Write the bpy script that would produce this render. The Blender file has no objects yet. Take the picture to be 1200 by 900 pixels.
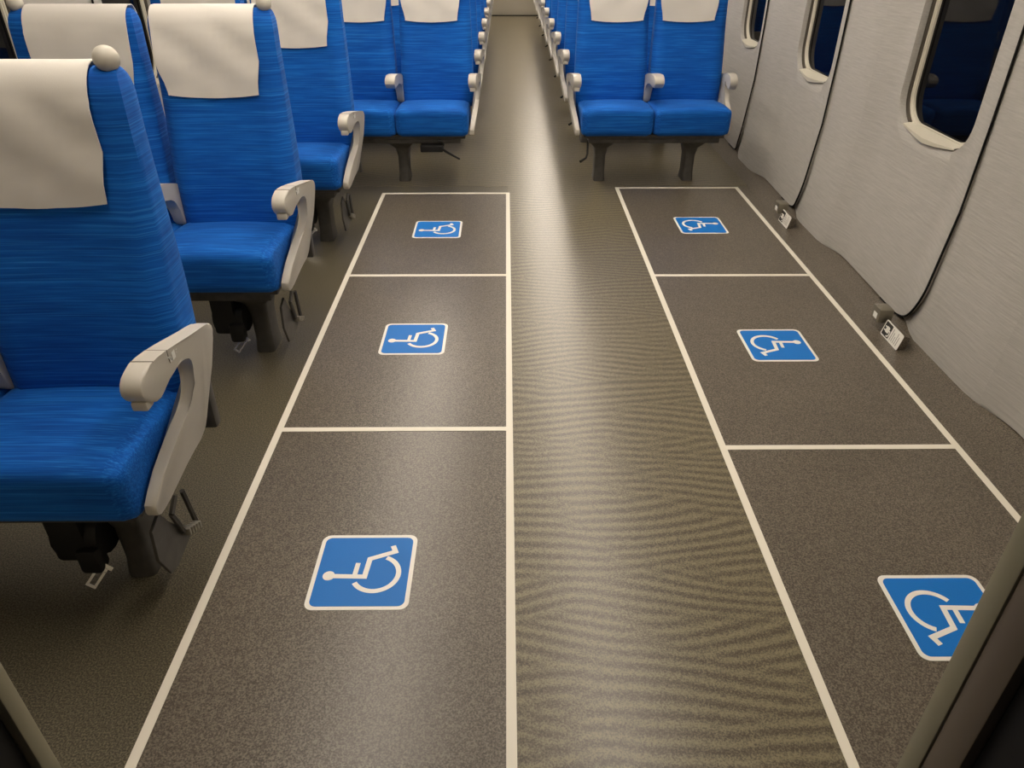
import bpy, bmesh, math
from mathutils import Vector, Matrix
from math import sin, cos, pi, radians, sqrt

sc = bpy.context.scene
col = sc.collection

# ------------------------------------------------------------------ camera, world, exposure
F_PX, PITCH, YAW, CAM_H = 862.0, radians(32.4), -0.0069, 1.351
cam_d = bpy.data.cameras.new('camera')
cam_d.sensor_fit = 'HORIZONTAL'; cam_d.sensor_width = 36.0
cam_d.lens = 36.0 * F_PX / 1200.0
cam_d.clip_start = 0.02; cam_d.clip_end = 100
cam = bpy.data.objects.new('camera', cam_d); col.objects.link(cam)
cam.location = (0, 0, CAM_H)
cam.rotation_euler = (pi/2 - PITCH, 0, YAW)
sc.camera = cam

w = bpy.data.worlds.new('night'); sc.world = w; w.use_nodes = True
w.node_tree.nodes['Background'].inputs[0].default_value = (0.010, 0.010, 0.012, 1)
w.node_tree.nodes['Background'].inputs[1].default_value = 1.0
sc.view_settings.view_transform = 'Standard'
sc.view_settings.look = 'None'
sc.view_settings.gamma = 1.0
sc.view_settings.use_curve_mapping = False
sc.view_settings.exposure = 0.17
LAMP_STRENGTH = 20.0         # luminous ceiling strips
LAMP_COLOR = (1.0, 0.885, 0.75)

# ------------------------------------------------------------------ materials
def mat(name, color=(.5, .5, .5), rough=.5, metal=0.0, spec=.5, sheen=0.0):
    m = bpy.data.materials.new(name); m.use_nodes = True
    b = m.node_tree.nodes['Principled BSDF']
    b.inputs['Base Color'].default_value = (*color, 1)
    b.inputs['Roughness'].default_value = rough
    b.inputs['Metallic'].default_value = metal
    b.inputs['Specular IOR Level'].default_value = spec
    if sheen:
        b.inputs['Sheen Weight'].default_value = sheen
        b.inputs['Sheen Roughness'].default_value = .5
    return m

def N(m, t, **kw):
    n = m.node_tree.nodes.new(t)
    for k, v in kw.items(): setattr(n, k, v)
    return n
def L(m, a, b): m.node_tree.links.new(a, b)
def bsdf(m): return m.node_tree.nodes['Principled BSDF']
def coords(m, scale=(1, 1, 1), kind='Object', rnd=False):
    tc = N(m, 'ShaderNodeTexCoord'); mp = N(m, 'ShaderNodeMapping')
    mp.inputs['Scale'].default_value = scale
    L(m, tc.outputs[kind], mp.inputs['Vector'])
    if rnd:
        oi = N(m, 'ShaderNodeObjectInfo'); mu = N(m, 'ShaderNodeMath', operation='MULTIPLY')
        mu.inputs[1].default_value = 37.0
        L(m, oi.outputs['Random'], mu.inputs[0]); L(m, mu.outputs[0], mp.inputs['Location'])
    return mp.outputs['Vector']
def noise(m, vec, scale, detail=2.0, rough=.5):
    n = N(m, 'ShaderNodeTexNoise')
    n.inputs['Scale'].default_value = scale; n.inputs['Detail'].default_value = detail
    n.inputs['Roughness'].default_value = rough
    L(m, vec, n.inputs['Vector']); return n.outputs['Fac']
def ramp(m, fac, stops):
    r = N(m, 'ShaderNodeValToRGB'); e = r.color_ramp.elements
    while len(e) < len(stops): e.new(.5)
    for el, (p, c) in zip(e, stops): el.position = p; el.color = (*c, 1)
    L(m, fac, r.inputs['Fac']); return r.outputs['Color']
def mix(m, fac, a, b, mode='MIX'):
    x = N(m, 'ShaderNodeMix', data_type='RGBA', blend_type=mode)
    if isinstance(fac, float): x.inputs['Factor'].default_value = fac
    else: L(m, fac, x.inputs['Factor'])
    for s, v in ((x.inputs[6], a), (x.inputs[7], b)):
        if isinstance(v, tuple): s.default_value = (*v, 1)
        else: L(m, v, s)
    return x.outputs[2]
def bump(m, h, strength, dist=.002):
    b = N(m, 'ShaderNodeBump'); b.inputs['Strength'].default_value = strength
    b.inputs['Distance'].default_value = dist
    L(m, h, b.inputs['Height']); L(m, b.outputs['Normal'], bsdf(m).inputs['Normal'])

M = {}
# woven blue seat fabric with fine horizontal streaks
def fabric(name, sx, sz):
    m = mat(name, rough=.82, spec=.25, sheen=.10)
    bsdf(m).inputs['Sheen Tint'].default_value = (.25, .55, 1, 1)
    v = coords(m, (sx, sx*1.0, sz), rnd=True)
    n1 = noise(m, v, 1.0, 3, .6)
    v2 = coords(m, (sx*.45, sx*.45, sz*2.6), rnd=True)
    n2 = noise(m, v2, 1.0, 2, .6)
    v3 = coords(m, (4, 4, 9), rnd=True)
    n3 = noise(m, v3, 1.0, 2, .5)
    c1 = ramp(m, n1, [(.32, (.000, .068, .35)), (.5, (.001, .105, .49)), (.68, (.008, .175, .65))])
    c2 = ramp(m, n2, [(.42, (.000, .074, .37)), (.56, (.002, .120, .53)), (.70, (.034, .27, .74))])
    c3 = mix(m, .5, c1, c2)
    c4 = ramp(m, n3, [(.35, (.82, .86, .9)), (.65, (1.08, 1.06, 1.04))])
    L(m, mix(m, 1.0, c3, c4, 'MULTIPLY'), bsdf(m).inputs['Base Color'])
    bump(m, n2, .25, .002)
    return m
M['fabric'] = fabric('blue_streaked_fabric', 6.0, 120.0)
def fabric_top(name):
    m = mat(name, rough=.82, spec=.25, sheen=.10)
    bsdf(m).inputs['Sheen Tint'].default_value = (.25, .55, 1, 1)
    n1 = noise(m, coords(m, (6, 110, 110), rnd=True), 1.0, 3, .6)
    n2 = noise(m, coords(m, (2.7, 290, 290), rnd=True), 1.0, 2, .6)
    n3 = noise(m, coords(m, (5, 9, 9), rnd=True), 1.0, 2, .5)
    c1 = ramp(m, n1, [(.32, (.000, .068, .35)), (.5, (.001, .105, .49)), (.68, (.008, .175, .65))])
    c2 = ramp(m, n2, [(.42, (.000, .074, .37)), (.56, (.002, .120, .53)), (.70, (.034, .27, .74))])
    c4 = ramp(m, n3, [(.35, (.82, .86, .9)), (.65, (1.08, 1.06, 1.04))])
    L(m, mix(m, 1.0, mix(m, .5, c1, c2), c4, 'MULTIPLY'), bsdf(m).inputs['Base Color'])
    bump(m, n2, .25, .002)
    return m
M['fabric_top'] = fabric_top('blue_cushion_fabric')
m = mat('white_cover_cloth', (.72, .69, .64), .9, spec=.2, sheen=.15)
bump(m, noise(m, coords(m), 900, 1), .15, .001); M['cloth'] = m
m = mat('warm_grey_plastic', (.53, .50, .44), .42, spec=.4)
bump(m, noise(m, coords(m), 600, 1), .05, .001); M['plastic'] = m
M['plastic_line'] = mat('plastic_joint', (.17, .155, .13), .6)
M['knob'] = mat('cream_knob', (.56, .53, .46), .4, spec=.4)
m = mat('dark_grey_steel', (.045, .042, .038), .45, .0, spec=.5)
L(m, ramp(m, noise(m, coords(m), 30, 3), [(.3, (.052, .049, .044)), (.7, (.078, .073, .065))]), bsdf(m).inputs['Base Color'])
M['steel'] = m
M['black'] = mat('black_plastic', (.008, .008, .008), .5, spec=.4)
M['chrome'] = mat('bright_metal', (.75, .74, .70), .22, 1.0)
M['print'] = mat('white_print', (.8, .8, .76), .6)
# floor coverings
def speckle(name, dark, mid, light, rough):
    m = mat(name, rough=rough, spec=.5)
    v = coords(m)
    n = noise(m, v, 270, 2, .6)
    c = ramp(m, n, [(.36, dark), (.5, mid), (.64, light)])
    big = ramp(m, noise(m, v, 3.0, 3), [(.3, (.93, .93, .93)), (.7, (1.05, 1.05, 1.05))])
    L(m, mix(m, 1.0, c, big, 'MULTIPLY'), bsdf(m).inputs['Base Color'])
    bump(m, n, .14, .0012)
    return m
M['floor'] = speckle('olive_speckled_floor', (.040, .034, .021), (.098, .084, .055), (.185, .165, .112), .30)
M['bay'] = speckle('brown_speckled_floor', (.050, .040, .029), (.108, .090, .067), (.185, .160, .125), .31)
m = mat('rippled_aisle_floor', rough=.295, spec=.5)
v = coords(m)
def ripple(rot, scale, dist, dscale, sx):
    tc = N(m, 'ShaderNodeTexCoord'); mp = N(m, 'ShaderNodeMapping')
    mp.inputs['Scale'].default_value = (sx, 1, 1); mp.inputs['Rotation'].default_value = (0, 0, rot)
    L(m, tc.outputs['Object'], mp.inputs['Vector'])
    wv = N(m, 'ShaderNodeTexWave', wave_type='BANDS', bands_direction='Y', wave_profile='SIN')
    wv.inputs['Scale'].default_value = scale; wv.inputs['Distortion'].default_value = dist
    wv.inputs['Detail'].default_value = 1.0; wv.inputs['Detail Scale'].default_value = dscale
    L(m, mp.outputs['Vector'], wv.inputs['Vector']); return wv.outputs['Fac']
r1 = ripple(.20, 9.6, 14.0, .22, .8); r2 = ripple(-.20, 9.0, 12.0, .26, .8)
msk = ramp(m, noise(m, coords(m, (2.0, 4.0, 1)), 1.0, 1), [(.44, (0, 0, 0)), (.56, (1, 1, 1))])
mx = N(m, 'ShaderNodeMix', data_type='FLOAT'); L(m, msk, mx.inputs[0]); L(m, r1, mx.inputs[2]); L(m, r2, mx.inputs[3])
sp = noise(m, v, 270, 2, .6)
ad = N(m, 'ShaderNodeMath', operation='MULTIPLY_ADD'); ad.inputs[1].default_value = .33
L(m, mx.outputs[0], ad.inputs[0])
ms = N(m, 'ShaderNodeMath', operation='MULTIPLY_ADD'); ms.inputs[1].default_value = 1.5; ms.inputs[2].default_value = -.38
L(m, sp, ms.inputs[0]); L(m, ms.outputs[0], ad.inputs[2])
L(m, ramp(m, ad.outputs[0], [(.26, (.060, .048, .031)), (.50, (.122, .102, .066)), (.78, (.215, .188, .116))]), bsdf(m).inputs['Base Color'])
bump(m, sp, .14, .0012)
M['aisle'] = m
M['line'] = mat('cream_floor_tape', (.74, .70, .60), .45)
M['sign_white'] = mat('sticker_white', (.78, .76, .70), .4)
m = mat('sticker_blue', (.004, .155, .53), .5, spec=.3)
bump(m, noise(m, coords(m), 260, 2), .25, .001); M['sign_blue'] = m
M['ink'] = mat('dark_ink', (.03, .028, .026), .5)
M['ink_grey'] = mat('grey_ink', (.36, .34, .31), .6)
# wall lining: finely ribbed grey vinyl
m = mat('grey_wall_lining', (.43, .41, .375), .55, spec=.35)
nv = noise(m, coords(m, (20, 9, 150)), 1.0, 3, .6)
L(m, ramp(m, nv, [(.3, (.385, .368, .335)), (.7, (.455, .436, .40))]), bsdf(m).inputs['Base Color'])
bump(m, nv, .5, .003); M['wall'] = m
M['frame'] = mat('window_frame_cream', (.62, .585, .48), .4)
M['track'] = mat('shade_track_grey', (.12, .105, .085), .5)
M['gap'] = mat('black_gap', (.006, .006, .006), .8, spec=.2)
m = mat('night_window_glass', (.002, .002, .003), .03, spec=.12); M['pane'] = m
M['ceiling'] = mat('ceiling_white', (.72, .70, .66), .6)
M['endwall'] = mat('end_wall_beige', (.47, .43, .35), .5)
M['jamb_olive'] = mat('door_edge_olive', (.36, .335, .23), .45)
M['jamb_brown'] = mat('door_jamb_brown', (.17, .135, .10), .4)
M['jamb_black'] = mat('door_gasket_black', (.010, .010, .012), .6)
m = bpy.data.materials.new('lamp_diffuser'); m.use_nodes = True
nt = m.node_tree; nt.nodes.clear()
em = nt.nodes.new('ShaderNodeEmission'); out = nt.nodes.new('ShaderNodeOutputMaterial')
em.inputs[0].default_value = (*LAMP_COLOR, 1); em.inputs[1].default_value = LAMP_STRENGTH
nt.links.new(em.outputs[0], out.inputs[0]); M['lamp'] = m

# ------------------------------------------------------------------ helpers
def to_mesh(bm, name, material, sharp=40):
    bmesh.ops.remove_doubles(bm, verts=bm.verts, dist=1e-5)
    bmesh.ops.recalc_face_normals(bm, faces=bm.faces)
    me = bpy.data.meshes.new(name); bm.to_mesh(me); bm.free()
    me.materials.append(material)
    for p in me.polygons: p.use_smooth = True
    me.set_sharp_from_angle(angle=radians(sharp))
    return me
def obj(name, me, parent=None, loc=(0, 0, 0), rot=(0, 0, 0)):
    o = bpy.data.objects.new(name, me); col.objects.link(o)
    o.location = loc; o.rotation_euler = rot
    if parent: o.parent = parent
    return o
def tag(o, label, cat, group=None):
    o['label'] = label; o['category'] = cat
    if group: o['group'] = group
    return o
def struct(name, me, parent=None, loc=(0, 0, 0)):
    o = obj(name, me, parent, loc)
    if parent is None: o['kind'] = 'structure'
    return o
def thing(name, label, cat, loc=(0, 0, 0), rz=0, group=None):
    o = bpy.data.objects.new(name, None); col.objects.link(o)
    o.empty_display_size = .05
    o.location = loc; o.rotation_euler = (0, 0, rz)
    return tag(o, label, cat, group)
def copy_tree(o, parent=None):
    c = o.copy(); col.objects.link(c); c.parent = parent
    for ch in list(o.children): copy_tree(ch, c)
    return c
def bm_box(bm, x0, x1, y0, y1, z0, z1, bev=0, seg=2):
    r = bmesh.ops.create_cube(bm, size=1)
    vs = r['verts']
    for v in vs:
        v.co = Vector((x0+(v.co.x+.5)*(x1-x0), y0+(v.co.y+.5)*(y1-y0), z0+(v.co.z+.5)*(z1-z0)))
    if bev:
        es = list({e for v in vs for e in v.link_edges})
        bmesh.ops.bevel(bm, geom=es, offset=bev, segments=seg, profile=.5, affect='EDGES')
def box(name, material, x0, x1, y0, y1, z0, z1, bev=0, seg=2):
    bm = bmesh.new(); bm_box(bm, x0, x1, y0, y1, z0, z1, bev, seg)
    return to_mesh(bm, name, material)
def bm_tube(bm, pts, r, seg=8):
    pts = [Vector(p) for p in pts]; rings = []
    rr = r if isinstance(r, (list, tuple)) else [r]*len(pts)
    for i, p in enumerate(pts):
        d = (pts[min(i+1, len(pts)-1)] - pts[max(i-1, 0)]).normalized()
        a = d.cross(Vector((0, 0, 1)))
        if a.length < .05: a = d.cross(Vector((0, 1, 0)))
        a.normalize(); b = d.cross(a)
        rings.append([bm.verts.new(p + rr[i]*(cos(2*pi*k/seg)*a + sin(2*pi*k/seg)*b)) for k in range(seg)])
    for r0, r1 in zip(rings, rings[1:]):
        for k in range(seg): bm.faces.new((r0[k], r0[(k+1) % seg], r1[(k+1) % seg], r1[k]))
    bm.faces.new(rings[0]); bm.faces.new(rings[-1][::-1])
def smooth_poly(pts, it=2):
    for _ in range(it):
        out = []
        for i in range(len(pts)):
            p, q = pts[i], pts[(i+1) % len(pts)]
            out.append(tuple(.75*a+.25*b for a, b in zip(p, q)))
            out.append(tuple(.25*a+.75*b for a, b in zip(p, q)))
        pts = out
    return pts
def bm_slab_yz(bm, pts, xa, xb, bev=.005, seg=2):
    """closed outline in the YZ plane; xa, xb are functions (y, z) -> x"""
    A = [bm.verts.new((xa(y, z), y, z)) for y, z in pts]
    B = [bm.verts.new((xb(y, z), y, z)) for y, z in pts]
    n = len(pts); caps = [bm.faces.new(A), bm.faces.new(B[::-1])]
    for i in range(n):
        bm.faces.new((A[i], A[(i+1) % n], B[(i+1) % n], B[i]))
    if bev:
        es = [e for f in caps for e in f.edges]
        bmesh.ops.bevel(bm, geom=es, offset=bev, segments=seg, profile=.5, affect='EDGES')
def bm_slab_xy(bm, pts, z0, z1):
    A = [bm.verts.new((x, y, z1)) for x, y in pts]
    B = [bm.verts.new((x, y, z0)) for x, y in pts]
    n = len(pts); bm.faces.new(A); bm.faces.new(B[::-1])
    for i in range(n): bm.faces.new((A[i], A[(i+1) % n], B[(i+1) % n], B[i]))
def rrect(x0, x1, y0, y1, r, seg=6):
    pts = []
    for cx, cy, a0 in ((x1-r, y1-r, 0), (x0+r, y1-r, 90), (x0+r, y0+r, 180), (x1-r, y0+r, 270)):
        for k in range(seg+1):
            a = radians(a0 + 90*k/seg); pts.append((cx+r*cos(a), cy+r*sin(a)))
    return pts
def sstep(a, b, x):
    t = max(0, min(1, (x-a)/(b-a))); return t*t*(3-2*t)

# ------------------------------------------------------------------ the setting
XR, XL, Y_NEAR, Y_END, Z_CEIL = 1.58, -1.74, .36, 13.25, 2.15
AX0, AX1 = .005, .648            # aisle lines
LX, RX = -.712, 1.355            # outer lines of the bays

floor = struct('floor', box('floor', M['floor'], XL-.15, XR+.15, -1.3, Y_END+.2, -.06, 0))
bm = bmesh.new()
bm_slab_xy(bm, [(AX0, -1.2), (AX1, -1.2), (AX1, 4.32), (XR-.04, 4.32), (XR-.04, Y_END), (XL+.04, Y_END), (XL+.04, 4.32), (AX0, 4.32)], -.001, .0012)
struct('aisle_covering', to_mesh(bm, 'aisle_covering', M['aisle']), floor)
struct('bay_covering', box('bay_covering', M['bay'], LX, AX0, .1, 4.187, -.001, .0014), floor)
struct('bay_covering', box('bay_covering', M['bay'], AX1, 1.44, .1, 4.28, -.001, .0014), floor)

def skirting(name, xa, xb):
    bm = bmesh.new()
    p = [(xa, .0), (xa, .0015), (xa+(xb-xa)*.35, .006), (xa+(xb-xa)*.7, .016), (xb, .030), (xb, .0)]
    A = [bm.verts.new((x, Y_NEAR, z)) for x, z in p]; B = [bm.verts.new((x, Y_END, z)) for x, z in p]
    bm.faces.new(A); bm.faces.new(B[::-1])
    for k in range(len(p)): bm.faces.new((A[k], A[(k+1) % len(p)], B[(k+1) % len(p)], B[k]))
    return struct(name, to_mesh(bm, name, M['bay'], 50))
skirting('baseboard_right', 1.43, XR-.030)
skirting('baseboard_left', XL+.18, XL+.030)
struct('ceiling', box('ceiling', M['ceiling'], XL-.15, XR+.15, Y_NEAR-.1, Y_END+.2, Z_CEIL, Z_CEIL+.08))

# side walls: overlapping window panels in front of a pillar lining
def prof(z):           # depth of the lining: 0 at window height, inwards (+) towards floor and ceiling
    low = .034*(1-sstep(.0, .62, z))
    high = .0 if z < 1.25 else .16*((z-1.25)/.9)**1.6
    return low + high
def pillar_bump(y, wins):
    # the lining swells softly between one panel's far edge and the next panel's seam
    b = 0
    for i, (y0, y1, s, f) in enumerate(wins):
        nxt = wins[i+1][2] if i+1 < len(wins) else f+.35
        b = max(b, sstep(f-.20, f+.10, y) * (1-sstep(nxt-.02, nxt+.16, y)))
    return .034*b
def wall(side, X0, wins, tagname):
    sg = 1 if side == 'right' else -1
    # wins: (window y0, y1, seam y, far fold y)
    def lin(y, z): return X0 - sg*(prof(z) + pillar_bump(y, wins))
    ys = []; y = Y_NEAR
    while y < Y_END: ys.append(y); y += .06
    ys.append(Y_END)
    zs = [0, .03, .08, .15, .22, .3, .38, .46, .54, .62, .8, 1.0, 1.2, 1.35, 1.5, 1.65, 1.8, 1.95, Z_CEIL]
    holes = wins
    bm = bmesh.new()
    g = [[bm.verts.new((lin(y, z) + sg*.004, y, z)) for z in zs] for y in ys]
    for i in range(len(ys)-1):
        ym = (ys[i]+ys[i+1])/2
        for k in range(len(zs)-1):
            zm = (zs[k]+zs[k+1])/2
            # the lining stops behind every panel that carries a window
            if any(s+.10 < ym < f-.12 for _, _, s, f in holes) and .25 < zm < 1.5: continue
            bm.faces.new((g[i][k], g[i+1][k], g[i+1][k+1], g[i][k+1]))
    wl = struct('wall_'+side, to_mesh(bm, 'wall_'+side, M['wall'], 60))
    # outer skin of the car body, behind everything
    struct('outer_skin', box('outer_skin', M['gap'], *(sorted((X0+sg*.14, X0+sg*.18))), Y_NEAR-.1, Y_END+.1, -.05, Z_CEIL), wl)
    for i, (y0, y1, s, f) in enumerate(wins):
        zb, zt, R = .645, 1.25, .13
        def surf(y, z):
            t = 1 - sstep(s+.05, f, y)             # 1 at the seam, 0 at the far fold
            bulge = .012*(1-sstep(.02, .75, z))*t
            return X0 - sg*(prof(z) + pillar_bump(y, wins) + bulge + .002 + .003*t)
        # inner loop = window opening, outer loop = panel outline with rounded lower corners
        inner = []; outer = []; n = 96
        inr = rrect(y0, y1, zb, zt, R, 12)
        z_lo, z_hi, rn = .034, 2.05, .20
        def ray_out(cy_, cz_, a):
            # march outwards until the rounded outline is left
            dy, dz = cos(a), sin(a); lo, hi = 0, 4
            def inside(y, z):
                if not (s < y < f and z_lo < z < z_hi): return False
                if z < z_lo+rn and y < s+rn and (y-s-rn)**2+(z-z_lo-rn)**2 > rn*rn: return False
                return True
            for _ in range(40):
                md = (lo+hi)/2
                if inside(cy_+dy*md, cz_+dz*md): lo = md
                else: hi = md
            return (cy_+dy*lo, cz_+dz*lo)
        cyw, czw = (y0+y1)/2, (zb+zt)/2
        angs = sorted({round(math.atan2(z-czw, y-cyw), 5) for y, z in inr} |
                      {round(-pi + 2*pi*k/96, 5) for k in range(96)} |
                      {round(math.atan2(q-czw, p-cyw), 5) for p, q in ((s, z_hi), (f, z_hi), (f, z_lo), (s+rn, z_lo), (s, z_lo+rn))} |
                      {round(math.atan2(z_lo+rn-rn*sin(a)-czw, s+rn-rn*cos(a)-cyw), 5) for a in (.15, .3, .45, .6, .75, .9, 1.05, 1.2, 1.35, 1.5)})
        def ray_in(a):
            dy, dz = cos(a), sin(a); lo, hi = 0, 2
            def inside(y, z):
                if not (y0 < y < y1 and zb < z < zt): return False
                qy = max(y0+R-y, y-(y1-R), 0); qz = max(zb+R-z, z-(zt-R), 0)
                return qy*qy+qz*qz < R*R
            for _ in range(40):
                md = (lo+hi)/2
                if inside(cyw+dy*md, czw+dz*md): lo = md
                else: hi = md
            return (cyw+dy*lo, czw+dz*lo)
        bm = bmesh.new(); rings = []
        ins = [ray_in(a) for a in angs]; outs = [ray_out(cyw, czw, a) for a in angs]
        NR = 12
        # rolled edge into the window, then the face, then a rolled outer edge
        rings.append([(surf(*p)+sg*.030, *p) for p in ins])
        rings.append([(surf(*p)+sg*.006, *p) for p in ins])
        for r in range(NR+1):
            t = .012 + (1-.012)*(r/NR)
            rings.append([(surf(a+(c-a)*t, b+(d-b)*t), a+(c-a)*t, b+(d-b)*t) for (a, b), (c, d) in zip(ins, outs)])
        rings.append([(surf(*p)+sg*.016, *p) for p in outs])
        V = [[bm.verts.new(p) for p in rg] for rg in rings]; na = len(angs)
        for r0, r1 in zip(V, V[1:]):
            for k in range(na):
                bm.faces.new((r0[k], r0[(k+1) % na], r1[(k+1) % na], r1[k]))
        struct('wall_panel', to_mesh(bm, 'wall_panel', M['wall'], 50), wl)
        # dark rubber seam along the near edge and the rounded lower corner
        pts = [(s-.003, 2.0), (s-.003, 1.6), (s-.003, 1.2), (s-.003, .8), (s-.003, .5)]
        for k in range(13):
            a = pi/2*k/12
            pts.append((s+rn-(rn+.003)*cos(a), z_lo+rn-(rn+.003)*sin(a)))
        pts.append((s+rn+.12, z_lo-.003))
        bm = bmesh.new()
        bm_tube(bm, [(surf(max(p, s), q)+sg*.003, p, q) for p, q in pts], .0042, 8)
        struct('seam_gasket', to_mesh(bm, 'seam_gasket', M['gap']), wl)
        # window: lining of the opening, shade track, inner frame, pane, sill lip
        wn = bpy.data.objects.new('window_%d' % (tagname+i), None); col.objects.link(wn); wn['kind'] = 'structure'
        wn.location = (X0, cyw, zb); wn.empty_display_size = .05
        def ringset(name, material, spec):
            bm = bmesh.new(); VV = []
            for inset, depth in spec:
                rr = max(R-inset*.6, .03)
                loop = rrect(y0+inset-cyw, y1-inset-cyw, inset, zt-zb-inset, rr, 10)
                VV.append([bm.verts.new((sg*depth, p, q)) for p, q in loop])
            for r0, r1 in zip(VV, VV[1:]):
                for k in range(len(r0)):
                    bm.faces.new((r0[k], r0[(k+1) % len(r0)], r1[(k+1) % len(r0)], r1[k]))
            return struct(name, to_mesh(bm, name, material, 30), wn)
        ringset('window_reveal', M['wall'], [(-.006, -.006), (.0, .004), (.003, .016)])
        ringset('shade_track', M['track'], [(.003, .015), (.002, .024), (.005, .024), (.005, .020), (.008, .020), (.008, .030)])
        ringset('window_frame', M['frame'], [(.004, .032), (.010, .027), (.016, .028), (.018, .032), (.024, .033), (.026, .042)])
        bm = bmesh.new()
        loop = rrect(y0+.024-cyw, y1-.024-cyw, .024, zt-zb-.024, .11, 10)
        bm.faces.new([bm.verts.new((sg*.040, p, q)) for p, q in loop])
        struct('pane', to_mesh(bm, 'pane', M['pane']), wn)
        # sill lip: a wedge that hangs over the lower edge of the opening
        bm = bmesh.new()
        hw = (y1-y0)/2-.075
        top = [(-hw, .030), (hw, .030), (hw, .012), (0, -.004), (-hw, .012)]
        fr = [(-hw, .012), (0, -.008), (hw, .012), (hw-.02, .004), (0, -.022), (-hw+.02, .004)]
        b0 = [bm.verts.new((sg*.030, -hw, .022)), bm.verts.new((sg*.030, hw, .022))]
        a0 = [bm.verts.new((-sg*x, y_, z_)) for x, y_, z_ in ((.006, -hw, .016), (.016, -hw*.4, .008), (.020, 0, .006), (.016, hw*.4, .008), (.006, hw, .016))]
        a1 = [bm.verts.new((-sg*x, y_, z_)) for x, y_, z_ in ((.006, -hw, .011), (.014, -hw*.4, -.006), (.018, 0, -.012), (.014, hw*.4, -.006), (.006, hw, .011))]
        bm.faces.new([b0[0]] + a0 + [b0[1]])
        for k in range(4): bm.faces.new((a0[k], a1[k], a1[k+1], a0[k+1]))
        c0 = [bm.verts.new((sg*.02, -hw, .004)), bm.verts.new((sg*.02, hw, .004))]
        bm.faces.new([c0[0]] + a1 + [c0[1]])
        struct('sill_lip', to_mesh(bm, 'sill_lip', M['frame'], 30), wn)
    return wl

def win_list(first, rest_from, pitch, width, n):
    out = list(first); y = rest_from
    for _ in range(n):
        out.append((y, y+width, y-.125, y+width+.14)); y += pitch
    return out
R_WINS = [(1.22, 1.70, 1.08, 1.96), (2.545, 3.085, 2.415, 3.33), (3.80, 4.31, 3.70, 4.52), (4.99, 5.45, 4.86, 5.60)]
R_WINS = win_list(R_WINS, 6.10, 1.07, .48, 6)
L_WINS = [(.98, 1.50, .85, 1.70), (2.38, 2.93, 2.24, 3.12), (3.55, 4.05, 3.42, 4.26), (4.72, 5.22, 4.6, 5.4)]
L_WINS = win_list(L_WINS, 5.85, 1.07, .48, 6)
wall('right', XR, R_WINS, 1)
wall('left', XL, L_WINS, 1+len(R_WINS))

# far end wall with its sliding door
bm = bmesh.new()
bm_box(bm, XL-.15, -.52, Y_END, Y_END+.08, 0, Z_CEIL)
bm_box(bm, .60, XR+.15, Y_END, Y_END+.08, 0, Z_CEIL)
bm_box(bm, -.52, .60, Y_END, Y_END+.08, 1.95, Z_CEIL)
struct('wall_far', to_mesh(bm, 'wall_far', M['endwall']))
d1 = struct('door_1', box('door_1', M['endwall'], -.53, .58, Y_END+.03, Y_END+.06, .012, 1.95, .003))
struct('door_gap', box('door_gap', M['gap'], .58, .60, Y_END+.028, Y_END+.06, .0, 1.95), d1)
struct('threshold', box('threshold', M['gap'], -.52, .60, Y_END-.012, Y_END+.03, .0, .012), d1)
struct('door_handle', box('door_handle', M['steel'], .46, .49, Y_END+.005, Y_END+.03, .85, 1.15, .004), d1)

# near wall with the doorway the camera looks through
JL, JR = -.385, .338
bm = bmesh.new()
bm_box(bm, XL-.15, JL-.02, .20, Y_NEAR, 0, Z_CEIL)
bm_box(bm, JR+.02, XR+.15, .20, Y_NEAR, 0, Z_CEIL)
bm_box(bm, JL-.02, JR+.02, .20, Y_NEAR, 1.92, Z_CEIL)
struct('wall_near', to_mesh(bm, 'wall_near', M['endwall']))
def jamb(n, sg, X, bands):
    root = bpy.data.objects.new('trim_%d' % n, None); col.objects.link(root)
    root['kind'] = 'structure'; root.location = (X, Y_NEAR, 0); root.empty_display_size = .05
    for nm, mt, ya, yb, rec in bands:
        x0, x1 = sorted((sg*rec, sg*.022))
        struct(nm, box(nm, M[mt], x0, x1, ya-Y_NEAR, yb-Y_NEAR, 0.0, 1.92, .0015, 2), root)
jamb(1, 1, JR, [('edge_strip', 'jamb_olive', .341, .361, 0), ('jamb_face', 'jamb_brown', .311, .341, .0015), ('gasket', 'jamb_black', .262, .311, .010), ('jamb_face', 'jamb_brown', .19, .262, .002)])
jamb(2, -1, JL, [('edge_strip', 'jamb_olive', .345, .361, 0), ('gasket', 'jamb_black', .319, .345, .008), ('jamb_face', 'jamb_brown', .19, .319, .002)])

ORD = ['first', 'second', 'third', 'fourth', 'fifth', 'sixth', 'seventh', 'eighth', 'ninth', 'tenth', 'eleventh', 'twelfth']
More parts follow.
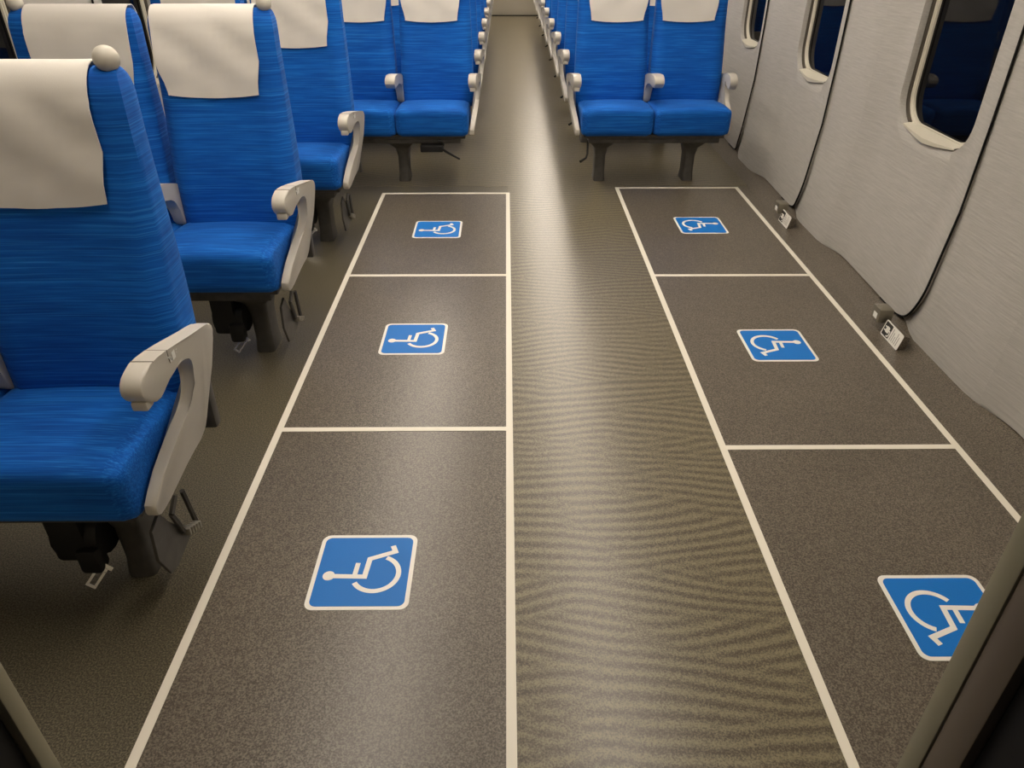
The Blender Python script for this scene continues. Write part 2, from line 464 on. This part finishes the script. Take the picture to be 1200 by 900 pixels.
# ------------------------------------------------------------------ ceiling lamps: two long luminous rows
lamp_bm = bmesh.new(); bm_box(lamp_bm, -.075, .075, -.50, .50, -.020, -.006, .004)
lamp_me = to_mesh(lamp_bm, 'diffuser', M['lamp'])
bm = bmesh.new()
bm_box(bm, -.10, -.075, -.53, .53, -.024, 0, .003); bm_box(bm, .075, .10, -.53, .53, -.024, 0, .003)
bm_box(bm, -.075, .075, -.53, -.50, -.024, 0, .003); bm_box(bm, -.075, .075, .50, .53, -.024, 0, .003)
bm_box(bm, -.08, .08, -.51, .51, -.006, 0)
lframe_me = to_mesh(bm, 'lamp_frame', M['plastic'])
for lx, side in ((-.66, 'over the triple seats'), (.50, 'over the double seats')):
    for k in range(12):
        t = thing('ceiling_lamp', 'long white ceiling lamp panel '+side+', '+ORD[k]+' from the doorway wall', 'lamp', (lx, 1.35+k*1.035, Z_CEIL), 0, 'ceiling lamps '+side)
        obj('lamp_frame', lframe_me, t); obj('diffuser', lamp_me, t)

# ------------------------------------------------------------------ floor lines
LW = .0105
def line(x0, x1, y0, y1, label, group):
    o = obj('floor_line', box('floor_line', M['line'], x0, x1, y0, y1, .0005, .0026))
    tag(o, label, 'floor line', group)
gp = 'cream lines that mark out the wheelchair bays'
line(LX-LW, LX+LW, .42, 4.187+LW, 'long cream floor line between the bays and the double seats', gp)
line(AX0-LW, AX0+LW, .42, 4.187+LW, 'long cream floor line on the seat side of the rippled aisle', gp)
line(AX1-LW, AX1+LW, .42, 4.28+LW, 'long cream floor line on the window side of the rippled aisle', gp)
line(RX-LW, RX+LW, .42, 4.28+LW, 'long cream floor line nearest the grey window wall', gp)
for y, lb in ((4.187, 'short cream floor line closing the seat-side bays before the triple seats'),
              (3.033, 'short cream cross line between the far and middle seat-side bays'),
              (1.865, 'short cream cross line between the middle and near seat-side bays'),
              (.700, 'short cream cross line closing the near seat-side bay at the doorway')):
    line(LX+LW, AX0-LW, y-LW, y+LW, lb, gp)
for y, lb in ((4.28, 'short cream floor line closing the window-side bays before the double seat'),
              (3.025, 'short cream cross line between the far and middle window-side bays'),
              (1.764, 'short cream cross line between the middle and near window-side bays'),
              (.51, 'short cream cross line closing the near window-side bay at the doorway')):
    line(AX1+LW, RX-LW, y-LW, y+LW, lb, gp)

# ------------------------------------------------------------------ wheelchair stickers
S = .243
def tri_fill(bm, pts, z0, z1): bm_slab_xy(bm, pts, z0, z1)
def stroke(bm, p, q, wd, z0, z1):
    p, q = Vector(p), Vector(q); d = (q-p).normalized(); n = Vector((-d.y, d.x))*wd/2
    bm_slab_xy(bm, [tuple(p-n), tuple(q-n), tuple(q+n), tuple(p+n)], z0, z1)
def poly_stroke(bm, pts, wd, z0, z1):
    P = [Vector(p) for p in pts]; Lf, Rt = [], []
    for i, p in enumerate(P):
        d0 = (P[i]-P[i-1]).normalized() if i else None
        d1 = (P[i+1]-P[i]).normalized() if i < len(P)-1 else None
        if d0 is None: n = Vector((-d1.y, d1.x)); k = 1
        elif d1 is None: n = Vector((-d0.y, d0.x)); k = 1
        else:
            n0 = Vector((-d0.y, d0.x)); n1 = Vector((-d1.y, d1.x)); n = (n0+n1).normalized(); k = 1/max(.35, n.dot(n0))
        Lf.append(tuple(p+n*wd/2*k)); Rt.append(tuple(p-n*wd/2*k))
    bm_slab_xy(bm, Rt + Lf[::-1], z0, z1)
def wheelchair_symbol():
    bm = bmesh.new(); z0, z1 = .0018, .0024
    c = lambda u, v: ((u-.5)*S*.92, (v-.5)*S*.92)
    wd = .058*S*.92
    hx, hy = c(.42, .865)
    bm_slab_xy(bm, [(hx+.060*S*cos(2*pi*k/20), hy+.060*S*sin(2*pi*k/20)) for k in range(20)], z0, z1)
    # back, seat, shin, foot
    poly_stroke(bm, [c(.415, .82), c(.405, .475), c(.665, .455), c(.775, .185), c(.865, .222)], wd, z0, z1)
    stroke(bm, c(.43, .585), c(.605, .575), wd*.9, z0, z1)
    arc = [c(.45+.248*cos(a), .36+.248*sin(a)) for a in [radians(122+(339-122)*k/28) for k in range(29)]]
    poly_stroke(bm, arc, wd*.95, z0, z1)
    return to_mesh(bm, 'symbol', M['sign_white'])
bm = bmesh.new(); bm_slab_xy(bm, rrect(-S/2, S/2, -S/2, S/2, .022, 6), 0, .0010)
st_base = to_mesh(bm, 'white_border', M['sign_white'])
q = S/2*.915
bm = bmesh.new(); bm_slab_xy(bm, rrect(-q, q, -q, q, .016, 6), .0005, .0017)
st_blue = to_mesh(bm, 'blue_field', M['sign_blue'])
st_sym = wheelchair_symbol()
for x, y, rz, lb in ((-.355, 3.607, pi/2, 'blue wheelchair sticker in the far seat-side bay before the triple seats'),
                     (-.354, 2.450, pi/2, 'blue wheelchair sticker in the middle bay on the seat side'),
                     (-.354, 1.277, pi/2, 'blue wheelchair sticker in the seat-side bay by the doorway'),
                     (1.003, 3.658, -pi/2, 'blue wheelchair sticker in the far window-side bay before the double seat'),
                     (1.005, 2.392, -pi/2, 'blue wheelchair sticker in the middle bay on the window side'),
                     (1.010, 1.131, -pi/2, 'blue wheelchair sticker partly behind the door jamb on the window side')):
    t = thing('wheelchair_sticker', lb, 'sticker', (x, y, .0012), rz, 'wheelchair stickers on the bay floors')
    obj('white_border', st_base, t); obj('blue_field', st_blue, t); obj('symbol', st_sym, t)

# ------------------------------------------------------------------ floor sockets and small notices by the window wall
def socket_box(y, lb):
    t = thing('wall_socket', lb, 'socket', (1.432, y, .035), 0, 'metal sockets under the wall panels')
    obj('housing', box('housing', M['socket'], -.014, .040, 0, .066, 0, .055, .005), t)
    obj('white_tag', box('white_tag', M['print'], -.0155, -.013, .016, .044, .012, .034), t)
    obj('screw', box('screw', M['chrome'], -.010, -.003, .018, .025, .054, .057, .001), t)
    obj('screw', box('screw', M['chrome'], -.010, -.003, .044, .051, .054, .057, .001), t)
M['socket'] = mat('socket_metal', (.24, .22, .17), .35, .6)
socket_box(2.497, 'small metal socket on the skirting by the panel nearest the doorway')
socket_box(3.727, 'small metal socket on the skirting by the panel nearest the double seat')
def notice(y, rz, lb):
    t = thing('socket_notice', lb, 'sticker', (1.4385, y, .0325), 0, 'socket notices on the skirting')
    t.rotation_euler = (0, -radians(77), 0)
    bm = bmesh.new(); bm_box(bm, -.031, .028, -.066, .066, -.030, -.0004, .001); obj('mounting_block', to_mesh(bm, 'mounting_block', M['bay']), t)
    w_, h_ = .062, .137
    bm = bmesh.new(); bm_slab_xy(bm, rrect(-w_/2, w_/2, -h_/2, h_/2, .007, 4), 0, .0009); obj('white_base', to_mesh(bm, 'white_base', M['sign_white']), t)
    bm = bmesh.new(); bm_slab_xy(bm, rrect(-w_/2+.005, w_/2-.005, .012, h_/2-.005, .004, 3), .0004, .0014); obj('dark_field', to_mesh(bm, 'dark_field', M['ink']), t)
    # pictogram: a plug with its cord
    bm = bmesh.new()
    bm_slab_xy(bm, rrect(-.011, .013, .024, .048, .005, 3), .0012, .0019)
    stroke(bm, (-.006, .047), (-.006, .058), .005, .0012, .0019); stroke(bm, (.008, .047), (.008, .058), .005, .0012, .0019)
    poly_stroke(bm, [(.001, .026), (.001, .018), (-.010, .016), (-.019, .020), (-.021, .030)], .005, .0012, .0019)
    obj('plug_symbol', to_mesh(bm, 'plug_symbol', M['sign_white']), t)
    bm = bmesh.new()
    for k in range(5): bm_slab_xy(bm, rrect(-w_/2+.008, w_/2-.008-(k % 3)*.010, -.002-k*.012, .002-k*.012, .0012, 2), .0006, .0012)
    o = obj('small_print', to_mesh(bm, 'small_print', M['ink_grey']), t); o['kind'] = 'stuff'
notice(2.412, 0, 'small black and white plug notice by the socket nearest the doorway')
notice(3.664, 0, 'small black and white plug notice by the socket nearest the double seat')

# ------------------------------------------------------------------ train seats
SP = .46            # spacing of armrests
REC = math.tan(radians(5.5))
BW, BH, BT = .418, .712, .125    # backrest width, height, thickness
BZ = .395                        # height of the backrest's lower edge
BY0 = .150                       # its lower front edge behind the pedestal
RT = .055
def back_sections():
    out = []
    for t in [0, .03, .10, .2, .3, .4, .5, .6, .7, .8, .88]:
        out.append((t*(BH-RT), 0 if t > .02 else .012))
    for k in range(0, 7):
        a = pi/2*k/6
        out.append((BH-RT + RT*sin(a), RT*(1-cos(a))*.6))
    return out
def back_front(z, x):
    """front surface y of the backrest (before inset)"""
    u = x/(BW/2)
    lum = -.016*math.exp(-((z-.20)/.14)**2) + .006*sstep(.35, .6, z)
    return z*REC + lum + .012*(1-u*u) - .0
def half_w(z): return BW/2*(1 - .05*sstep(.1, .7, z))
def backrest_mesh():
    bm = bmesh.new(); rings = []
    for z, ins in back_sections():
        hw = half_w(z)-ins*.55
        th = (BT - .030*sstep(.2, .7, z))
        loop = []
        # front, left to right, then round the corner and along the back
        for k in range(13):
            u = -1+2*k/12
            x = u*hw
            rc = max(0, (abs(u)-.80)/.20)
            y = back_front(z, x*(BW/2)/hw) + ins + (.030-.016*sstep(.4, .65, z))*rc*rc
            loop.append((x, y))
        yb = z*REC + th - ins
        for k in range(1, 4):
            loop.append((hw, loop[12][1] + (yb-loop[12][1])*k/4))
        for k in range(7): loop.append((hw*(1-2*k/6)*.97, yb))
        for k in range(1, 4):
            loop.append((-hw, yb + (loop[0][1]-yb)*k/4))
        rings.append([bm.verts.new((x, y, z)) for x, y in loop])
    n = len(rings[0])
    for r0, r1 in zip(rings, rings[1:]):
        for k in range(n): bm.faces.new((r0[k], r0[(k+1) % n], r1[(k+1) % n], r1[k]))
    bm.faces.new(rings[0][::-1]); bm.faces.new(rings[-1])
    return to_mesh(bm, 'backrest', M['fabric'], 60)
def shell_mesh():
    bm = bmesh.new(); A = []
    pts = [.02, .1, .25, .4, .5, .58, .62, .64]
    for z in pts:
        th = (BT - .030*sstep(.2, .7, z)); hw = half_w(z)-.010
        y1 = z*REC+th
        y2 = y1+.022
        row = [(-hw, y1-.002), (-hw, y1+.008), (-hw+.03, y2), (0, y2+.004), (hw-.03, y2), (hw, y1+.008), (hw, y1-.002)]
        A.append([bm.verts.new((x, y, z)) for x, y in row])
    n = len(A[0])
    for r0, r1 in zip(A, A[1:]):
        for k in range(n): bm.faces.new((r0[k], r0[(k+1) % n], r1[(k+1) % n], r1[k]))
    bm.faces.new(A[0][::-1]); bm.faces.new(A[-1])
    return to_mesh(bm, 'back_shell', M['plastic'], 40)
def cover_mesh(sg):
    """white headrest cloth; sg = side (+x / -x) of the outer edge that stays bare"""
    bm = bmesh.new()
    path = []      # (y offset kind, z)
    secs = [s_ for s_ in back_sections() if s_[0] > BH-.15]
    zlow = BH-.250
    front = [zlow, zlow+.01, zlow+.04, zlow+.07, zlow+.10, zlow+.13, zlow+.16, zlow+.185]
    cols = 15; rows = []
    def xs(z, u):
        lim_o, lim_i = half_w(z)-.056, half_w(z)-.014
        tap = .022*(1-sstep(zlow, zlow+.11, z))
        a, b = -(lim_i-tap), lim_o-tap*.8
        x = a+(b-a)*(u+1)/2
        return x*sg
    def wrinkle(u, z):
        h = (z-zlow)/.250
        return .014*sin(2.6*u+2.0+4.5*h)*sstep(0, .35, h)*(1-.5*h) + .006*cos(5*u-6*h)*(1-h)*.6
    for z in front:
        rows.append([(xs(z, u), back_front(z, xs(z, u)) - .0065 - abs(wrinkle(u, z)) - (.012*max(0, abs(xs(z, u))/(BW/2)-.8)), z - (.010*(1-u*u) if z < zlow+.005 else 0)) for u in [-1+2*k/(cols-1) for k in range(cols)]])
    for z, ins in secs:
        if z <= front[-1]: continue
        rows.append([(xs(z, u), back_front(z, xs(z, u)) + ins - .0075*(1-ins/.034) - abs(wrinkle(u, z))*.5*(1-ins/.034), z + .008*(ins/.033)) for u in [-1+2*k/(cols-1) for k in range(cols)]])
    for z, ins in reversed(secs):
        th = (BT - .030*sstep(.2, .7, z))
        rows.append([(xs(z, u), z*REC+th-ins+.006, z + .008*(ins/.033)) for u in [-1+2*k/(cols-1) for k in range(cols)]])
    V = [[bm.verts.new(p) for p in r] for r in rows]
    for r0, r1 in zip(V, V[1:]):
        for k in range(cols-1): bm.faces.new((r0[k], r0[k+1], r1[k+1], r1[k]))
    bmesh.ops.recalc_face_normals(bm, faces=bm.faces)
    bmesh.ops.solidify(bm, geom=bm.faces[:], thickness=-.0022)
    return to_mesh(bm, 'headrest_cover', M['cloth'], 50)
CY0, CY1, CZ0, CZ1 = -.172, .262, .292, .452
def cushion_mesh(w_):
    bm = bmesh.new()
    bm_box(bm, -w_/2, w_/2, CY0, CY1, CZ0, CZ1)
    bmesh.ops.subdivide_edges(bm, edges=bm.edges[:], cuts=11, use_grid_fill=True)
    hx, hy, hz = w_/2, (CY1-CY0)/2, (CZ1-CZ0)/2
    cx, cy_, cz = 0, (CY0+CY1)/2, (CZ0+CZ1)/2
    r = .040
    for v in bm.verts:
        # rounded-box projection
        p = Vector((v.co.x-cx, v.co.y-cy_, v.co.z-cz))
        q_ = Vector((max(-hx+.024, min(hx-.024, p.x)), max(-hy+r, min(hy-r, p.y)), max(-hz+r, min(hz-r, p.z))))
        d = p-q_
        if d.length > 1e-6:
            rad = r if abs(d.y)+abs(d.z) > 1e-6 else .024
            dd = Vector((d.x/.024, d.y/r, d.z/r))
            dd.normalize()
            p = q_ + Vector((dd.x*.024, dd.y*r, dd.z*r))
        u = p.x/hx; s_ = (p.y+hy)/(2*hy); t_ = (p.z+hz)/(2*hz)
        p.z += t_*(.010*(1-u*u)*(1-s_*.5) - .020*sstep(.35, 1, s_) - .006)
        p.y += (1-s_)*(1-t_)*.020
        v.co = Vector((cx+p.x, cy_+p.y, cz+p.z))
    return to_mesh(bm, 'seat_cushion', M['fabric_top'], 60)
def arm_x(y, z):       # the aisle panel leans in towards the cushion at the bottom, the pad at its tip
    return .032*(1-sstep(.30, .50, z)) + .024*sstep(.50, .54, z)*(1-sstep(-.06, .18, y))
def aisle_arm_mesh(sg):
    o = [(-.078, .560), (-.076, .585), (-.055, .602), (-.01, .607), (.05, .602), (.14, .586), (.215, .570), (.250, .556), (.255, .530),
         (.222, .480), (.190, .400), (.172, .325), (.150, .312), (.06, .312), (-.05, .300), (-.108, .292), (-.130, .305), (-.128, .340),
         (-.055, .390), (.015, .424), (.050, .436), (.080, .444), (.104, .470), (.120, .512), (.118, .545), (.085, .560), (.050, .556), (.020, .540), (-.012, .525), (-.045, .528)]
    o = smooth_poly(o, 1)
    bm = bmesh.new()
    def half(y, z):
        return .0135 + .0085*sstep(.49, .55, z)*(1-.5*sstep(.05, .25, y))
    bm_slab_yz(bm, o, lambda y, z: sg*(arm_x(y, z)-half(y, z)), lambda y, z: sg*(arm_x(y, z)+half(y, z)), .005, 2)
    return to_mesh(bm, 'armrest', M['plastic'], 35)
def mid_arm_mesh(sg):
    o = [(-.075, .560), (-.073, .583), (-.05, .599), (-.01, .603), (.07, .598), (.15, .580), (.225, .550), (.225, .42), (.165, .42), (.150, .50), (.125, .535), (.07, .548), (.0, .540), (-.04, .534)]
    o = smooth_poly(o, 1)
    bm = bmesh.new()
    def half(y, z): return .020 + .008*sstep(.50, .56, z)*(1-sstep(.0, .2, y))
    sh = lambda y: sg*.022*(1-sstep(-.04, .2, y))
    bm_slab_yz(bm, o, lambda y, z: sh(y)-half(y, z), lambda y, z: sh(y)+half(y, z), .005, 2)
    return to_mesh(bm, 'armrest', M['plastic'], 35)
def arm_joint_mesh(sg, y, z):
    c = sg*arm_x(y, z-.01)
    return box('joint_line', M['plastic_line'], c-.0225, c+.0225, y-.0006, y+.0006, z-.030, z+.0006)
def arm_button_mesh(sg):
    bm = bmesh.new(); c = sg*.022; bm_box(bm, c-.016, c+.016, -.068, -.036, .524, .545, .004)
    return to_mesh(bm, 'release_button', M['knob'])
def knob_mesh():
    bm = bmesh.new(); prof_ = []
    for k in range(15):
        a = -pi/2 + .35 + (pi-.35)*k/14
        prof_.append((max(.0005, .0245*cos(a)), .030+.0245*sin(a)))
    prof_ = [(.013, 0), (.0115, .007)] + prof_
    seg = 18; rings = [[bm.verts.new((r*cos(2*pi*k/seg), r*sin(2*pi*k/seg), z)) for k in range(seg)] for r, z in prof_]
    for r0, r1 in zip(rings, rings[1:]):
        for k in range(seg): bm.faces.new((r0[k], r0[(k+1) % seg], r1[(k+1) % seg], r1[k]))
    bm.faces.new(rings[0][::-1]); bm.faces.new(rings[-1])
    return to_mesh(bm, 'corner_knob', M['knob'], 50)
def leg_mesh():
    bm = bmesh.new(); rings = []
    for z, hx, hy, r in ((0, .034, .062, .018), (.012, .034, .062, .018), (.05, .031, .055, .018), (.15, .031, .055, .016), (.20, .040, .070, .014), (.245, .075, .12, .008)):
        rings.append([bm.verts.new((x, y+.05, z)) for x, y in rrect(-hx, hx, -hy, hy, r, 3)])
    n = len(rings[0])
    for r0, r1 in zip(rings, rings[1:]):
        for k in range(n): bm.faces.new((r0[k], r0[(k+1) % n], r1[(k+1) % n], r1[k]))
    bm.faces.new(rings[0][::-1]); bm.faces.new(rings[-1])
    return to_mesh(bm, 'leg', M['steel'], 40)
def beam_mesh(w_):
    bm = bmesh.new()
    bm_box(bm, .10, w_-.06, -.085, .20, .243, .275, .006); bm_box(bm, .07, w_-.04, -.10, .24, .274, .296, .004)
    return to_mesh(bm, 'under_frame', M['steel'])
def lever_mesh(sg):
    bm = bmesh.new()
    bm_tube(bm, [(sg*.12, -.02, .262), (sg*.098, -.075, .250), (sg*.098, -.088, .185), (sg*.090, -.100, .165), (sg*.055, -.125, .150)], [.006, .006, .006, .006, .008], 8)
    return to_mesh(bm, 'rotation_lever', M['black'])
def lever3_mesh(sg):
    bm = bmesh.new()
    bm_box(bm, *sorted((sg*.20, sg*.33)), -.13, -.03, .205, .245, .006)
    bm_tube(bm, [(sg*.23, -.11, .235), (sg*.17, -.17, .215), (sg*.10, -.23, .195)], [.008, .007, .005], 8)
    bm_tube(bm, [(sg*.235, -.115, .272), (sg*.20, -.115, .262), (sg*.195, -.115, .245), (sg*.215, -.115, .232)], .005, 6)
    return to_mesh(bm, 'rotation_lever', M['black'])
def pedal_mesh(sg):
    """flat slotted pedal hanging at the aisle end"""
    bm = bmesh.new()
    xa = lambda k: (lambda y, z: sg*(.070+k))
    fr = [(-.105, .150), (-.095, .225), (-.05, .240), (-.025, .190), (.020, .135), (.065, .100), (.058, .085), (-.045, .070), (-.075, .080)]
    bm_slab_yz(bm, fr, xa(-.004), xa(.004), .001, 1)
    for a, b in (((.020, .230), (-.015, .205)), ((-.015, .205), (.012, .128)), ((.012, .128), (.075, .098)), ((.075, .098), (.055, .215))):
        bm_tube(bm, [(sg*.060, *a), (sg*.060, *b)], .007, 6)
    return to_mesh(bm, 'rotation_pedal', M['steel'])
def pedal_grip_mesh(sg):
    bm = bmesh.new()
    for k in range(5):
        y = .012+.013*k; z = .1265-.0065*k
        bm_box(bm, *sorted((sg*.044, sg*.064)), y-.0035, y+.0035, z-.010, z+.010, .0015)
    return to_mesh(bm, 'grip_ribs', M['ribs'])
M['ribs'] = mat('ribbed_metal', (.34, .32, .27), .4, .5)
def belt_mesh(sg):
    bm = bmesh.new()
    bm_tube(bm, [(sg*.225, .0, .150), (sg*.33, .0, .150)], [.058, .058], 16)
    bm_box(bm, *sorted((sg*.25, sg*.33)), -.06, .03, .10, .25, .012)
    bm_box(bm, *sorted((sg*.225, sg*.275)), -.075, -.030, .075, .145, .010)
    return to_mesh(bm, 'belt_reel', M['black'])
def tongue_mesh(sg):
    bm = bmesh.new()
    # slotted steel tongue, tilted
    T = Matrix.Translation((sg*.232, -.060, .082)) @ Matrix.Rotation(radians(-38*sg), 4, 'Y') @ Matrix.Rotation(radians(62), 4, 'X')
    def bar(x0, x1, y0, y1):
        n0 = len(bm.verts); bm_box(bm, x0, x1, y0, y1, -.0015, .0015)
        bm.verts.ensure_lookup_table()
        for v in bm.verts[n0:]: v.co = T @ v.co
    bar(-.012, -.006, -.045, -.005); bar(.006, .012, -.045, -.005); bar(-.012, .012, -.051, -.044); bar(-.012, .012, -.008, .004); bar(-.020, .020, .002, .012)
    return to_mesh(bm, 'belt_tongue', M['chrome'])
def rear_post_mesh(sg):
    bm = bmesh.new(); bm_box(bm, *sorted((sg*.022, sg*.060)), .228, .262, .27, .42, .006)
    return to_mesh(bm, 'rear_bracket', M['steel'])
def decal_mesh(sg):
    bm = bmesh.new(); x = -sg*.0085
    def quad(y0, y1, z0, z1):
        bm_box(bm, *sorted((x, x-sg*.0006)), y0, y1, z0, z1)
    quad(.052, .066, .572, .590)                                   # square pictogram
    bm_tube(bm, [(x, .036, .588), (x, .045, .576)], .0018, 4); bm_tube(bm, [(x, .039, .576), (x, .046, .575)], .0014, 4); bm_tube(bm, [(x, .045, .583), (x, .046, .575)], .0014, 4)
    quad(.072, .108, .584, .5865); quad(.072, .104, .578, .5802)
    return to_mesh(bm, 'printed_mark', M['print'])
CACHE = {}
def get(key, fn, *a):
    k = (key,)+a
    if k not in CACHE: CACHE[k] = fn(*a)
    return CACHE[k]

def make_unit(nseats, sg, bay=False):
    """seat unit; local origin on the floor under the aisle armrest, seats towards sg*x"""
    t = thing('double_seat' if nseats == 2 else 'triple_seat', 'blue train seat unit', 'train seat')
    W = nseats*SP
    for i in range(nseats):
        cx = sg*(SP*i+SP/2)
        outer = -sg if i == 0 else (sg if i == nseats-1 else sg)
        wcu = SP-.050 if i == 0 else (SP-.026 if i == nseats-1 else SP)
        sh = .025 if i == 0 else (-.013 if i == nseats-1 else 0)
        obj('seat_cushion', get('cush', cushion_mesh, round(wcu, 3)), t, (cx+sg*sh*1.0, 0, 0))
        bx = cx + (sg*.009 if i == 0 else (-sg*.009 if i == nseats-1 else 0))
        b = obj('backrest', get('back', backrest_mesh), t, (bx, BY0, BZ))
        obj('headrest_cover', get('cover', cover_mesh, outer), b)
        obj('back_shell', get('shell', shell_mesh), b)
        if i == 0 or i == nseats-1:
            obj('corner_knob', get('knob', knob_mesh), b, (outer*(half_w(BH)-.026), BH*REC+.046, BH-.016))
    a = obj('armrest', get('aarm', aisle_arm_mesh, sg), t)
    obj('joint_line', get('joint', arm_joint_mesh, sg, -.012, .6065), a); obj('joint_line', get('joint', arm_joint_mesh, sg, .040, .6025), a); obj('release_button', get('btn', arm_button_mesh, sg), a)
    if bay: obj('printed_mark', get('decal', decal_mesh, sg), a)
    for i in range(1, nseats): obj('armrest', get('marm', mid_arm_mesh, sg), t, (sg*SP*i, 0, 0))
    obj('armrest', get('aarm', aisle_arm_mesh, -sg), t, (sg*W, 0, 0))
    for lx in ((.185, .72) if nseats == 2 else (.45, 1.02)):
        obj('leg', get('leg', leg_mesh), t, (sg*lx, 0, 0))
    f = obj('under_frame', get('beam', beam_mesh, W), t); f.scale.x = sg
    if bay:
        p = obj('rotation_pedal', get('pedal', pedal_mesh, sg), t); obj('grip_ribs', get('grip', pedal_grip_mesh, sg), p)
        r = obj('belt_reel', get('belt', belt_mesh, sg), t); obj('belt_tongue', get('tongue', tongue_mesh, sg), r)
        obj('rear_bracket', get('rpost', rear_post_mesh, sg), t)
    elif nseats == 3: obj('rotation_lever', get('lever3', lever3_mesh, sg), t)
    else: obj('rotation_lever', get('lever', lever_mesh, sg), t)
    return t

ROW4, PITCH_FAR, NFAR = 4.43, .90, 9
first = make_unit(2, -1, True)
for i, (y, lb) in enumerate(((1.273, 'blue double seat with white headrest covers, nearest the doorway, beside the near bay'),
                             (2.363, 'blue double seat, middle one of three beside the wheelchair bays'),
                             (3.455, 'blue double seat beside the far bay, directly in front of the triple seats'))):
    o = first if i == 0 else copy_tree(first)
    o.location = (-.705, y, 0); tag(o, lb, 'train seat', 'double seats beside the wheelchair bays')
tr = make_unit(3, -1); db = make_unit(2, 1)
for i in range(NFAR):
    o = tr if i == 0 else copy_tree(tr)
    o.location = (-.168, ROW4+i*PITCH_FAR, 0)
    tag(o, 'blue triple seat with white headrest covers, %s row beyond the marked bays' % ORD[i], 'train seat', 'triple seats along the aisle')
    o = db if i == 0 else copy_tree(db)
    o.location = (.372, ROW4+i*PITCH_FAR, 0)
    tag(o, 'blue double seat by the window wall, %s row beyond the marked bays' % ORD[i], 'train seat', 'double seats along the window wall')
